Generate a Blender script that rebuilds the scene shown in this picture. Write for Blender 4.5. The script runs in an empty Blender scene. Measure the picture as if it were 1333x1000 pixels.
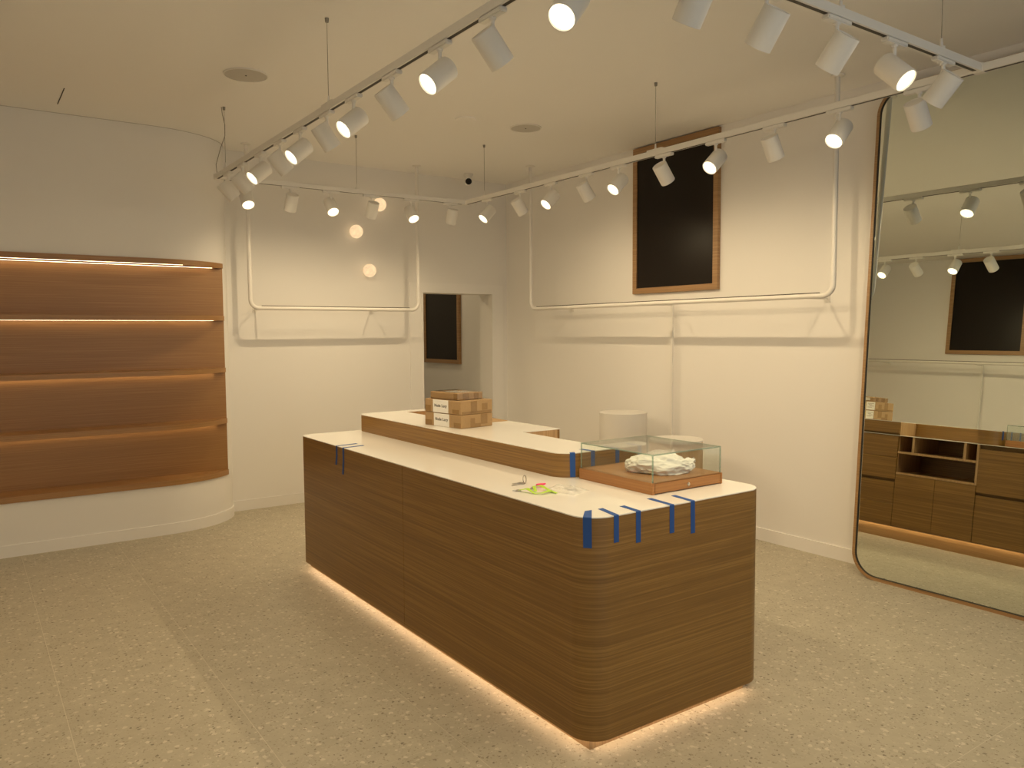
import bpy, bmesh, math, random
from mathutils import Vector, Matrix, noise
PI = math.pi
random.seed(4)
sc = bpy.context.scene
COL = sc.collection

# ------------------------------------------------------------ camera, world, exposure
FPX, YAW, PITCH, ROLL, EYE = 1022.55, 0.6112956, 0.0666329, -0.0060352, 1.65
cy, sy, cp, sp = math.cos(YAW), math.sin(YAW), math.cos(PITCH), math.sin(PITCH)
fwd = Vector((sy*cp, cy*cp, -sp)); rgt = Vector((cy, -sy, 0)); upv = rgt.cross(fwd)
cr, sr = math.cos(ROLL), math.sin(ROLL)
r2 = rgt*cr + upv*sr; u2 = upv*cr - rgt*sr
cam = bpy.data.objects.new('camera', bpy.data.cameras.new('camera'))
COL.objects.link(cam)
cam.matrix_world = Matrix(((r2.x, u2.x, -fwd.x, 0), (r2.y, u2.y, -fwd.y, 0), (r2.z, u2.z, -fwd.z, EYE), (0, 0, 0, 1)))
cam.data.sensor_width = 36; cam.data.sensor_fit = 'HORIZONTAL'
cam.data.lens = FPX/1333*36
cam.data.clip_start = 0.05
sc.camera = cam
SKY = 0.95
w = bpy.data.worlds.new('world'); sc.world = w; w.use_nodes = True
w.node_tree.nodes['Background'].inputs[0].default_value = (0.86, 0.93, 1.0, 1)
w.node_tree.nodes['Background'].inputs[1].default_value = SKY
sc.view_settings.view_transform = 'Standard'; sc.view_settings.look = 'None'
sc.view_settings.gamma = 1; sc.view_settings.use_curve_mapping = False
sc.view_settings.exposure = 0.0
sc.cycles.max_bounces = 10; sc.cycles.diffuse_bounces = 6; sc.cycles.glossy_bounces = 5
sc.cycles.transparent_max_bounces = 12
sc.cycles.sample_clamp_indirect = 6
sc.cycles.caustics_reflective = False; sc.cycles.caustics_refractive = False
po = bpy.data.lights.new('added_window_portal', 'AREA'); po.shape = 'RECTANGLE'; po.size = 4.7; po.size_y = 2.5; po.cycles.is_portal = True
pob = bpy.data.objects.new('added_window_portal', po); COL.objects.link(pob); pob.location = (2.1, -1.99, 1.65); pob.rotation_euler = (math.radians(90), 0, 0)
SPOT_W = 20.2
SPOT_COL = (1.0, 0.77, 0.46)
SPOT_ANGLE, SPOT_BLEND = 128, 1.0
LED_COL = (1.0, 0.75, 0.45)

# ------------------------------------------------------------ materials
def nmat(name):
    m = bpy.data.materials.new(name); m.use_nodes = True
    nt = m.node_tree
    return m, nt, nt.nodes['Principled BSDF']
def plain(name, col, rough=0.5, metal=0.0, bump=0.0, bscale=200, spec=0.5, var=0.0):
    m, nt, b = nmat(name)
    b.inputs['Base Color'].default_value = (*col, 1); b.inputs['Roughness'].default_value = rough
    b.inputs['Metallic'].default_value = metal; b.inputs['Specular IOR Level'].default_value = spec
    tc = nt.nodes.new('ShaderNodeTexCoord')
    n = nt.nodes.new('ShaderNodeTexNoise'); n.inputs['Scale'].default_value = bscale; n.inputs['Detail'].default_value = 3
    nt.links.new(tc.outputs['Object'], n.inputs['Vector'])
    if bump:
        bp = nt.nodes.new('ShaderNodeBump'); bp.inputs['Strength'].default_value = bump; bp.inputs['Distance'].default_value = 0.002
        nt.links.new(n.outputs['Fac'], bp.inputs['Height']); nt.links.new(bp.outputs['Normal'], b.inputs['Normal'])
    if var:
        mx = nt.nodes.new('ShaderNodeMix'); mx.data_type = 'RGBA'
        mx.inputs[6].default_value = (*[c*(1-var) for c in col], 1); mx.inputs[7].default_value = (*[min(1, c*(1+var)) for c in col], 1)
        nt.links.new(n.outputs['Fac'], mx.inputs[0]); nt.links.new(mx.outputs[2], b.inputs['Base Color'])
    return m
def emit(name, col, strength, mottled=False):
    m = bpy.data.materials.new(name); m.use_nodes = True; nt = m.node_tree
    nt.nodes.remove(nt.nodes['Principled BSDF'])
    e = nt.nodes.new('ShaderNodeEmission'); e.inputs[0].default_value = (*col, 1); e.inputs[1].default_value = strength
    nt.links.new(e.outputs[0], nt.nodes['Material Output'].inputs[0])
    if mottled:
        tc = nt.nodes.new('ShaderNodeTexCoord')
        n = nt.nodes.new('ShaderNodeTexNoise'); n.inputs['Scale'].default_value = 28; n.inputs['Detail'].default_value = 4
        r = nt.nodes.new('ShaderNodeMapRange'); r.inputs['From Min'].default_value = 0.3; r.inputs['From Max'].default_value = 0.7
        r.inputs['To Min'].default_value = strength*0.86; r.inputs['To Max'].default_value = strength*1.12
        nt.links.new(tc.outputs['Object'], n.inputs['Vector']); nt.links.new(n.outputs['Fac'], r.inputs['Value'])
        nt.links.new(r.outputs[0], e.inputs[1])
    return m
def wood(name, c_dark, c_mid, c_light, along='H', rough=0.42, fine=1.0):
    """straight-grained veneer; along H: grain runs level, along Z: upright, X / Y: along that axis on a level face"""
    m, nt, b = nmat(name)
    tc = nt.nodes.new('ShaderNodeTexCoord'); L = nt.links.new
    def mapped(sx, sy_, sz):
        mp = nt.nodes.new('ShaderNodeMapping'); mp.inputs['Scale'].default_value = (sx, sy_, sz); L(tc.outputs['Object'], mp.inputs['Vector']); return mp
    lo, hi = 0.8, 105*fine
    sc1 = {'H': (lo, lo, hi), 'Z': (hi, hi, lo), 'X': (lo, hi, hi), 'Y': (hi, lo, hi)}[along]
    m1 = mapped(*sc1)
    n1 = nt.nodes.new('ShaderNodeTexNoise'); n1.inputs['Scale'].default_value = 1.0; n1.inputs['Detail'].default_value = 5; n1.inputs['Roughness'].default_value = 0.6
    n1.inputs['Distortion'].default_value = 0.25
    L(m1.outputs[0], n1.inputs['Vector'])
    m2 = mapped(*[s*(2.6 if s == hi else 4) for s in sc1])
    n2 = nt.nodes.new('ShaderNodeTexNoise'); n2.inputs['Scale'].default_value = 1.0; n2.inputs['Detail'].default_value = 3
    L(m2.outputs[0], n2.inputs['Vector'])
    m3 = mapped(*[s*(0.16 if s == hi else 0.5) for s in sc1])
    n3 = nt.nodes.new('ShaderNodeTexNoise'); n3.inputs['Scale'].default_value = 1.0; n3.inputs['Detail'].default_value = 2
    L(m3.outputs[0], n3.inputs['Vector'])
    a = nt.nodes.new('ShaderNodeMath'); a.operation = 'MULTIPLY_ADD'; a.inputs[1].default_value = 0.5
    L(n2.outputs['Fac'], a.inputs[0]); L(n1.outputs['Fac'], a.inputs[2])
    a2 = nt.nodes.new('ShaderNodeMath'); a2.operation = 'MULTIPLY_ADD'; a2.inputs[1].default_value = 0.2
    L(n3.outputs['Fac'], a2.inputs[0]); L(a.outputs[0], a2.inputs[2])
    r = nt.nodes.new('ShaderNodeValToRGB'); L(a2.outputs[0], r.inputs[0])
    e = r.color_ramp.elements
    e[0].position = 0.58; e[0].color = (*c_dark, 1); e[1].position = 1.16; e[1].color = (*c_light, 1)
    x = r.color_ramp.elements.new(0.85); x.color = (*c_mid, 1)
    L(r.outputs[0], b.inputs['Base Color'])
    b.inputs['Roughness'].default_value = rough; b.inputs['Specular IOR Level'].default_value = 0.75
    bp = nt.nodes.new('ShaderNodeBump'); bp.inputs['Strength'].default_value = 0.12; bp.inputs['Distance'].default_value = 0.002
    L(n2.outputs['Fac'], bp.inputs['Height']); L(bp.outputs[0], b.inputs['Normal'])
    return m
def terrazzo():
    m, nt, b = nmat('terrazzo_stone'); L = nt.links.new
    g = nt.nodes.new('ShaderNodeNewGeometry')
    nz = nt.nodes.new('ShaderNodeTexNoise'); nz.inputs['Scale'].default_value = 9; nz.inputs['Detail'].default_value = 6
    L(g.outputs['Position'], nz.inputs['Vector'])
    base = nt.nodes.new('ShaderNodeMix'); base.data_type = 'RGBA'
    base.inputs[6].default_value = (0.39, 0.352, 0.262, 1); base.inputs[7].default_value = (0.56, 0.515, 0.40, 1)
    L(nz.outputs['Fac'], base.inputs[0])
    prev = base.outputs[2]
    for scale, size, share, cols, seed in ((34, 0.34, 0.34, ((0.60, 0.55, 0.44), (0.72, 0.66, 0.55)), 0.0),
                                           (46, 0.26, 0.22, ((0.12, 0.09, 0.065), (0.20, 0.16, 0.12)), 7.3),
                                           (105, 0.40, 0.55, ((0.22, 0.17, 0.11), (0.62, 0.57, 0.46)), 3.1)):
        mp = nt.nodes.new('ShaderNodeMapping'); mp.inputs['Location'].default_value = (seed, seed*1.7, 0)
        mp.inputs['Scale'].default_value = (1, 1, 0.0001)
        nd = nt.nodes.new('ShaderNodeTexNoise'); nd.inputs['Scale'].default_value = scale*1.3
        L(g.outputs['Position'], nd.inputs['Vector'])
        mxv = nt.nodes.new('ShaderNodeVectorMath'); mxv.operation = 'MULTIPLY_ADD'
        mxv.inputs[1].default_value = (0.022, 0.022, 0)
        L(nd.outputs['Color'], mxv.inputs[0]); L(g.outputs['Position'], mxv.inputs[2]); L(mxv.outputs[0], mp.inputs['Vector'])
        v = nt.nodes.new('ShaderNodeTexVoronoi'); v.inputs['Scale'].default_value = scale; v.inputs['Randomness'].default_value = 1
        L(mp.outputs[0], v.inputs['Vector'])
        lt = nt.nodes.new('ShaderNodeMath'); lt.operation = 'LESS_THAN'; lt.inputs[1].default_value = size
        L(v.outputs['Distance'], lt.inputs[0])
        sep = nt.nodes.new('ShaderNodeSeparateColor'); L(v.outputs['Color'], sep.inputs[0])
        l2 = nt.nodes.new('ShaderNodeMath'); l2.operation = 'LESS_THAN'; l2.inputs[1].default_value = share
        L(sep.outputs[0], l2.inputs[0])
        an = nt.nodes.new('ShaderNodeMath'); an.operation = 'MULTIPLY'; L(lt.outputs[0], an.inputs[0]); L(l2.outputs[0], an.inputs[1])
        an2 = nt.nodes.new('ShaderNodeMath'); an2.operation = 'MULTIPLY'; an2.inputs[1].default_value = 0.72; L(an.outputs[0], an2.inputs[0])
        cm = nt.nodes.new('ShaderNodeMix'); cm.data_type = 'RGBA'
        cm.inputs[6].default_value = (*cols[0], 1); cm.inputs[7].default_value = (*cols[1], 1); L(sep.outputs[1], cm.inputs[0])
        mx = nt.nodes.new('ShaderNodeMix'); mx.data_type = 'RGBA'
        L(an2.outputs[0], mx.inputs[0]); L(prev, mx.inputs[6]); L(cm.outputs[2], mx.inputs[7])
        prev = mx.outputs[2]
    L(prev, b.inputs['Base Color'])
    b.inputs['Roughness'].default_value = 0.48; b.inputs['Specular IOR Level'].default_value = 0.3
    return m
def glassy(name, tint, gloss_ior=1.45, rough=0.02, frost=0.0, fcol=(0.9, 0.9, 0.88)):
    m = bpy.data.materials.new(name); m.use_nodes = True; nt = m.node_tree; L = nt.links.new
    nt.nodes.remove(nt.nodes['Principled BSDF'])
    t = nt.nodes.new('ShaderNodeBsdfTransparent'); t.inputs[0].default_value = (*tint, 1)
    g = nt.nodes.new('ShaderNodeBsdfGlossy'); g.inputs['Roughness'].default_value = rough
    lw = nt.nodes.new('ShaderNodeLayerWeight'); lw.inputs[0].default_value = 0.5
    pw = nt.nodes.new('ShaderNodeMath'); pw.operation = 'POWER'; pw.inputs[1].default_value = 5.0; L(lw.outputs['Facing'], pw.inputs[0])
    f0 = ((gloss_ior-1)/(gloss_ior+1))**2
    f = nt.nodes.new('ShaderNodeMath'); f.operation = 'MULTIPLY_ADD'; f.inputs[1].default_value = 1-f0; f.inputs[2].default_value = f0; L(pw.outputs[0], f.inputs[0])
    mx = nt.nodes.new('ShaderNodeMixShader'); L(f.outputs[0], mx.inputs[0]); L(t.outputs[0], mx.inputs[1]); L(g.outputs[0], mx.inputs[2])
    out = mx.outputs[0]
    if frost:
        d = nt.nodes.new('ShaderNodeBsdfDiffuse'); d.inputs[0].default_value = (*fcol, 1)
        m2 = nt.nodes.new('ShaderNodeMixShader'); m2.inputs[0].default_value = frost
        L(out, m2.inputs[1]); L(d.outputs[0], m2.inputs[2]); out = m2.outputs[0]
    L(out, nt.nodes['Material Output'].inputs[0])
    return m

M = dict(
    wall=plain('painted_plaster', (0.84, 0.825, 0.80), 0.75, bump=0.05, bscale=160, spec=0.2),
    ceil=plain('ceiling_paint', (0.88, 0.87, 0.85), 0.85, bump=0.03, bscale=120, spec=0.1),
    trim=plain('painted_trim', (0.86, 0.845, 0.82), 0.5, spec=0.3),
    grout=plain('pale_grout', (0.64, 0.59, 0.48), 0.7),
    terr=terrazzo(),
    oak=wood('oak_veneer', (0.165, 0.079, 0.011), (0.235, 0.118, 0.020), (0.31, 0.168, 0.036)),
    oak_shelf=wood('oak_shelf_veneer', (0.29, 0.142, 0.040), (0.345, 0.174, 0.053), (0.40, 0.212, 0.072), fine=1.4),
    oak_up=wood('oak_upright_grain', (0.36, 0.215, 0.098), (0.45, 0.285, 0.135), (0.53, 0.35, 0.18), 'Z'),
    oak_lit=wood('oak_led_lit', (0.30, 0.17, 0.065), (0.37, 0.215, 0.085), (0.44, 0.265, 0.11), 'H'),  # lighter oak for the rear plinth; LED glow put into the colour
    oak_frame=wood('oak_frame', (0.26, 0.14, 0.052), (0.33, 0.185, 0.072), (0.40, 0.235, 0.098), 'H'),
    cherry=wood('warm_cherry_veneer', (0.31, 0.128, 0.030), (0.37, 0.160, 0.040), (0.43, 0.20, 0.056), 'H', rough=0.4),
    cherry_top=wood('warm_cherry_top', (0.28, 0.128, 0.036), (0.33, 0.158, 0.048), (0.38, 0.19, 0.064), 'Y', rough=0.4),
    lam=plain('white_laminate', (0.88, 0.87, 0.83), 0.13, spec=0.5),
    white=plain('white_powder_coat', (0.78, 0.765, 0.73), 0.5, bump=0.04, bscale=300),
    pipe=plain('white_pipe_coat', (0.80, 0.78, 0.74), 0.35),
    dark=plain('dark_slot', (0.035, 0.028, 0.02), 0.6),
    gap=plain('groove_shade_oak', (0.15, 0.085, 0.030), 0.7),  # darkened oak for finger grooves, their shade put into the colour
    screen=plain('dark_screen', (0.008, 0.0045, 0.002), 0.30, spec=0.25),
    steel=plain('steel', (0.55, 0.53, 0.50), 0.28, metal=1.0),
    wire=plain('steel_wire', (0.30, 0.28, 0.25), 0.45, metal=0.6),
    grey=plain('vent_grey', (0.55, 0.53, 0.49), 0.6, bump=0.3, bscale=600),
    tape=plain('blue_masking_tape', (0.030, 0.095, 0.33), 0.65, bump=0.2, bscale=700, spec=0.25, var=0.12),
    kraft=plain('kraft_cardboard', (0.40, 0.265, 0.135), 0.75, bump=0.1, bscale=90, var=0.10, spec=0.2),
    kraft_tape=plain('brown_packing_tape', (0.30, 0.185, 0.08), 0.25, var=0.10, bscale=60),
    paper=plain('white_paper', (0.84, 0.83, 0.80), 0.7),
    ink=plain('black_ink', (0.015, 0.013, 0.012), 0.6),
    yellow=plain('yellow_sticker', (0.75, 0.68, 0.04), 0.6),
    bagw=plain('white_plastic_film', (0.86, 0.85, 0.82), 0.35),
    green=plain('lime_green_strap', (0.42, 0.68, 0.03), 0.5),
    pink=plain('pink_plastic', (0.78, 0.04, 0.17), 0.4),
    stone=plain('off_white_plinth', (0.74, 0.72, 0.68), 0.6, bump=0.05),
    mirror=plain('mirror_silver', (0.82, 0.87, 0.80), 0.0, metal=1.0),
    glass=glassy('clear_glass', (0.97, 0.985, 0.97)),
    gedge=glassy('green_glass_edge', (0.72, 0.82, 0.77), 1.5, 0.1, 0.35, (0.42, 0.54, 0.47)),
    film=glassy('clear_plastic_film', (0.97, 0.97, 0.95), 1.5, 0.10, 0.30),
    wrap=glassy('clear_parcel_tape', (0.98, 0.96, 0.92), 1.5, 0.08, 0.02),
    lens=emit('lit_lens', (1.0, 0.84, 0.56), 2.8),
    led=emit('led_strip_shelf', LED_COL, 12.0),
    led_floor=emit('led_strip_floor', (1.0, 0.72, 0.45), 13.0),
    globe=emit('moon_globe_glow', (1.0, 0.69, 0.38), 1.05, True),
)

# ------------------------------------------------------------ mesh helpers
def box(bm, x0, x1, y0, y1, z0, z1):
    vs = [bm.verts.new((x, y, z)) for x in (x0, x1) for y in (y0, y1) for z in (z0, z1)]
    for f in ((0, 1, 3, 2), (4, 6, 7, 5), (0, 4, 5, 1), (2, 3, 7, 6), (0, 2, 6, 4), (1, 5, 7, 3)):
        bm.faces.new([vs[i] for i in f])
    return bm
def B(x0, x1, y0, y1, z0, z1, bev=0.0):
    bm = bmesh.new(); box(bm, x0, x1, y0, y1, z0, z1)
    if bev: bmesh.ops.bevel(bm, geom=bm.edges[:], offset=bev, segments=2, affect='EDGES', profile=0.5)
    return bm
def prism(bm, pts, z0, z1):
    lo = [bm.verts.new((x, y, z0)) for x, y in pts]; hi = [bm.verts.new((x, y, z1)) for x, y in pts]
    bm.faces.new(lo[::-1]); bm.faces.new(hi)
    n = len(pts)
    for i in range(n): bm.faces.new((lo[i], lo[(i+1) % n], hi[(i+1) % n], hi[i]))
    return bm
def strip(path, t, z0, z1, bm=None):
    """a sheet of thickness t standing on an open plan path; the thickness goes to the left of travel"""
    bm = bm or bmesh.new(); n = len(path); off = []
    for i, p in enumerate(path):
        a = Vector(path[max(i-1, 0)]); c = Vector(path[min(i+1, n-1)]); d = (c-a).normalized()
        off.append((p[0]-d.y*t, p[1]+d.x*t))
    prism(bm, list(path)+off[::-1], z0, z1)
    return bm
def arc(cx, cy_, r, a0, a1, n=10):
    return [(cx+r*math.cos(math.radians(a0+(a1-a0)*i/n)), cy_+r*math.sin(math.radians(a0+(a1-a0)*i/n))) for i in range(n+1)]
def lathe(prof, seg=28, ax=(0, 0), bm=None):
    bm = bm or bmesh.new(); rings = []
    for r, z in prof:
        rings.append([bm.verts.new((ax[0]+r*math.cos(2*PI*k/seg), ax[1]+r*math.sin(2*PI*k/seg), z)) for k in range(seg)] if r > 1e-6 else [bm.verts.new((ax[0], ax[1], z))])
    for a, b in zip(rings, rings[1:]):
        for k in range(seg):
            q = [a[k % len(a)], a[(k+1) % len(a)], b[(k+1) % len(b)], b[k % len(b)]]
            u = []
            for v in q:
                if v not in u: u.append(v)
            if len(u) > 2: bm.faces.new(u)
    return bm
def tube(pts, r, seg=10, bm=None):
    bm = bm or bmesh.new(); pts = [Vector(p) for p in pts]; rings = []; ref = None
    for i, p in enumerate(pts):
        d = (pts[min(i+1, len(pts)-1)]-pts[max(i-1, 0)]).normalized()
        if ref is None: ref = Vector((0, 0, 1)) if abs(d.z) < 0.9 else Vector((1, 0, 0))
        s = d.cross(ref).normalized(); ref = s.cross(d).normalized()
        rings.append([bm.verts.new(p+s*r*math.cos(2*PI*k/seg)+ref*r*math.sin(2*PI*k/seg)) for k in range(seg)])
    for a, b in zip(rings, rings[1:]):
        for k in range(seg): bm.faces.new((a[k], a[(k+1) % seg], b[(k+1) % seg], b[k]))
    bm.faces.new(rings[0][::-1]); bm.faces.new(rings[-1])
    return bm
def obj(name, bm, mat, parent=None, smooth=False, shift=True, angle=35):
    """links bm as ONE mesh object; verts are in world space and are re-based on an unrotated parent"""
    bmesh.ops.recalc_face_normals(bm, faces=bm.faces[:])
    if parent is not None and shift:
        base = parent.location.copy(); p = parent.parent
        while p is not None: base += p.location; p = p.parent
        bmesh.ops.translate(bm, verts=bm.verts[:], vec=-base)
    me = bpy.data.meshes.new(name); bm.to_mesh(me); bm.free()
    if mat: me.materials.append(mat)
    if smooth:
        for p in me.polygons: p.use_smooth = True
        me.set_sharp_from_angle(angle=math.radians(angle))
    o = bpy.data.objects.new(name, me); COL.objects.link(o)
    if parent is not None: o.parent = parent
    return o
def tag(o, label, cat, group=None):
    o['label'] = label; o['category'] = cat
    if group: o['group'] = group
    return o
def thing(name, label, cat, loc=(0, 0, 0), group=None):
    o = bpy.data.objects.new(name, None); o.empty_display_size = 0.1; COL.objects.link(o); o.location = loc
    return tag(o, label, cat, group)
def struct(name, bm, mat, **k):
    o = obj(name, bm, mat, **k); o['kind'] = 'structure'; return o

# ------------------------------------------------------------ the room
XL, XR, YF, YB, ZC = -0.9, 5.10, -2.0, 7.37, 3.30
YB2, WT = 10.2, 0.235                                   # back room, wall thickness
DX0, DX1, DZ = 4.01, 4.89, 2.07                         # doorway
floor = struct('floor', B(XL-0.1, XR+0.1, YF-0.1, YB2+0.1, -0.12, -0.0004), M['grout'])
TX, TY, TX0, TY0, JT = 0.636, 1.25, 0.305, 2.66, 0.0026
tile_mesh = None
for i in range(-3, 9):
    for j in range(-5, 8):
        ax, ay = TX0+i*TX, TY0+j*TY
        x0, x1, y0, y1 = max(ax, XL), min(ax+TX, XR), max(ay, YF), min(ay+TY, YB2)
        if x1-x0 < 0.02 or y1-y0 < 0.02: continue
        full = x0 == ax and x1 == ax+TX and y0 == ay and y1 == ay+TY
        if full and tile_mesh:
            t = bpy.data.objects.new('tile', tile_mesh); COL.objects.link(t)
        else:
            t = obj('tile', B(JT/2, x1-x0-JT/2, JT/2, y1-y0-JT/2, -0.0009, 0.0), M['terr'])
            if full: tile_mesh = t.data
        t.location = (x0, y0, 0); t.parent = floor
struct('ceiling', B(XL-0.1, XR+0.1, YF-0.1, YB2+0.1, ZC, ZC+0.1), M['ceil'])
struct('wall_right', B(XR, XR+0.1, YF-0.1, YB2+0.1, -0.05, ZC), M['wall'])
struct('wall_left', B(XL-0.1, XL, YF-0.1, YB2+0.1, -0.05, ZC), M['wall'])
bm = bmesh.new()
WX0, WX1, WZ0, WZ1 = -0.3, 4.5, 0.35, 2.95                # added shop window, unseen behind the photographer, for cool daylight
box(bm, XL, WX0, YF-0.1, YF, -0.05, ZC); box(bm, WX1, XR, YF-0.1, YF, -0.05, ZC); box(bm, WX0, WX1, YF-0.1, YF, -0.05, WZ0); box(bm, WX0, WX1, YF-0.1, YF, WZ1, ZC)
struct('wall_front', bm, M['wall'])
bm = bmesh.new()
for x0, x1, z0, z1 in ((WX0, WX1, WZ0, WZ0+0.05), (WX0, WX1, WZ1-0.05, WZ1), (WX0, WX0+0.05, WZ0+0.05, WZ1-0.05), (WX1-0.05, WX1, WZ0+0.05, WZ1-0.05), (2.075, 2.125, WZ0+0.05, WZ1-0.05)):
    box(bm, x0, x1, YF-0.08, YF-0.03, z0, z1)
wn = struct('added_window_1', bm, M['dark'])
for x0, x1 in ((WX0+0.05, 2.075), (2.125, WX1-0.05)):
    obj('pane', B(x0, x1, YF-0.058, YF-0.052, WZ0+0.05, WZ1-0.05), M['glass'], wn)
bm = bmesh.new()
box(bm, XL, DX0, YB, YB+WT, -0.05, ZC); box(bm, DX1, XR, YB, YB+WT, -0.05, ZC); box(bm, DX0, DX1, YB, YB+WT, DZ, ZC)
struct('wall_back', bm, M['wall'])
bm = bmesh.new()
box(bm, 2.6, XR, YB2, YB2+0.1, -0.05, ZC); box(bm, 2.5, 2.6, YB+WT, YB2, -0.05, ZC)
struct('wall_back_room', bm, M['wall'])
# door casing, flush boards round the opening, with a bead on the inner edge
bm = bmesh.new()
for x0, x1 in ((DX0-0.15, DX0-0.012), (DX1+0.012, DX1+0.15)): box(bm, x0, x1, YB-0.012, YB, 0, DZ+0.012)
box(bm, DX0-0.15, DX1+0.15, YB-0.012, YB, DZ+0.012, DZ+0.10)
t1 = struct('trim_1', bm, M['trim'])
bm = bmesh.new()
box(bm, DX0-0.012, DX0+0.003, YB-0.020, YB+WT+0.003, 0, DZ); box(bm, DX1-0.003, DX1+0.012, YB-0.020, YB+WT+0.003, 0, DZ); box(bm, DX0-0.012, DX1+0.012, YB-0.020, YB+WT+0.003, DZ-0.003, DZ+0.012)
obj('jamb', bm, M['trim'], t1)
# curved display wall standing proud of the back wall: full outline below and above the niche
EX, EA, EB = 1.30, 0.69, 0.53
def outline(grow=0.0, ystop=YB, x_from=XL, n=26):
    pts = [(x_from, YB-EB-grow)]
    amax = math.degrees(math.acos(max(0.0, min(1.0, (YB-ystop)/(EB+grow)))))
    for k in range(n+1):
        a = math.radians(amax*k/n)
        pts.append((EX+(EA+grow)*math.sin(a), YB-(EB+grow)*math.cos(a)))
    return pts
NY, NZ0, NZ1 = 7.10, 0.405, 2.255                       # niche back, bottom and top
o_full = outline()
o_niche = outline(ystop=NY)
XN = o_niche[-1][0]
bm = bmesh.new()
prism(bm, o_full+[(XL, YB)], -0.01, NZ0); prism(bm, o_full+[(XL, YB)], NZ1, ZC)
ret = [(XN, NY)]+[p for p in o_full if p[1] > NY+0.004]
prism(bm, ret+[(XL, YB), (XL, NY)], NZ0, NZ1)
struct('wall_display', bm, M['wall'], smooth=True)
bm = bmesh.new(); strip(o_full, -0.003, ZC-0.004, ZC, bm)
struct('gap_shade_strip', bm, M['grey'])                          # grey strip, shade of the gap atop the curved wall painted in
struct('baseboard_display', strip(outline(0.0), -0.008, 0, 0.09), M['trim'], smooth=True)
bm = bmesh.new(); box(bm, XR-0.012, XR, YF, YB-0.012, 0, 0.097)
struct('baseboard_right', bm, M['trim'])
bm = bmesh.new(); box(bm, EX+EA+0.009, DX0-0.15, YB-0.012, YB, 0, 0.097)
struct('baseboard_back', bm, M['trim'])

# ------------------------------------------------------------ wall shelf unit in the niche
su = thing('wall_shelf_unit', 'oak wall shelving with a curved right end set into the white display wall', 'shelving', (0.5, NY, NZ0))
obj('back_panel', B(XL+0.002, XN-0.002, NY-0.018, NY-0.001, NZ0+0.001, NZ1-0.001), M['oak_shelf'], su)
def dshelf(z0, z1, grow):
    pts = [p for p in outline(grow, ystop=NY-0.018, x_from=XL+0.002)]
    bm = bmesh.new(); prism(bm, pts+[(XL+0.002, NY-0.018)], z0, z1); return bm
for z0, z1 in ((0.405, 0.450), (0.862, 0.905), (1.310, 1.350), (1.760, 1.800), (2.212, 2.254)):
    s = obj('shelf', dshelf(z0, z1, 0.014), M['oak_shelf'], su)
    if z0 > 0.5:
        bm = bmesh.new(); box(bm, XL+0.05, 1.80, NY-0.049, NY-0.040, z0-0.0009, z0-0.0003)
        obj('light_strip', bm, M['led'], s)
    if z0 > 2:
        bm = bmesh.new(); box(bm, XL+0.05, 1.52, YB-EB+0.02, YB-EB+0.026, z0-0.0009, z0-0.0003)
        obj('light_strip', bm, M['led'], s)

# ------------------------------------------------------------ dark framed boards
def board(name, label, x, side, y0, y1, z0, z1, fw=0.05):
    """flat framed panel on a wall facing -x (side -1) or +x (side 1)"""
    t = thing(name, label, 'framed board', (x, (y0+y1)/2, z0))
    xa, xb = sorted((x, x+side*0.035))
    for a0, a1, b0, b1 in ((y0, y1, z0, z0+fw), (y0, y1, z1-fw, z1), (y0, y0+fw, z0+fw, z1-fw), (y1-fw, y1, z0+fw, z1-fw)):
        obj('frame_rail', B(xa, xb, a0, a1, b0, b1, 0.0015), M['oak_frame'], t)
    xc, xd = sorted((x+side*0.002, x+side*0.024))
    obj('panel', B(xc, xd, y0+fw-0.002, y1-fw+0.002, z0+fw-0.002, z1-fw+0.002), M['screen'], t)
board('framed_board', 'tall black board in an oak frame on the right wall above the white rail', XR, -1, 4.31, 5.295, 1.985, 3.288)
board('framed_board', 'black framed board on the left wall, visible only in the mirror', XL, 1, 4.37, 5.33, 2.02, 3.288)
board('framed_board', 'small black board in an oak frame in the back room, seen through the doorway', XR, -1, 8.37, 9.27, 1.25, 2.30)

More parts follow.
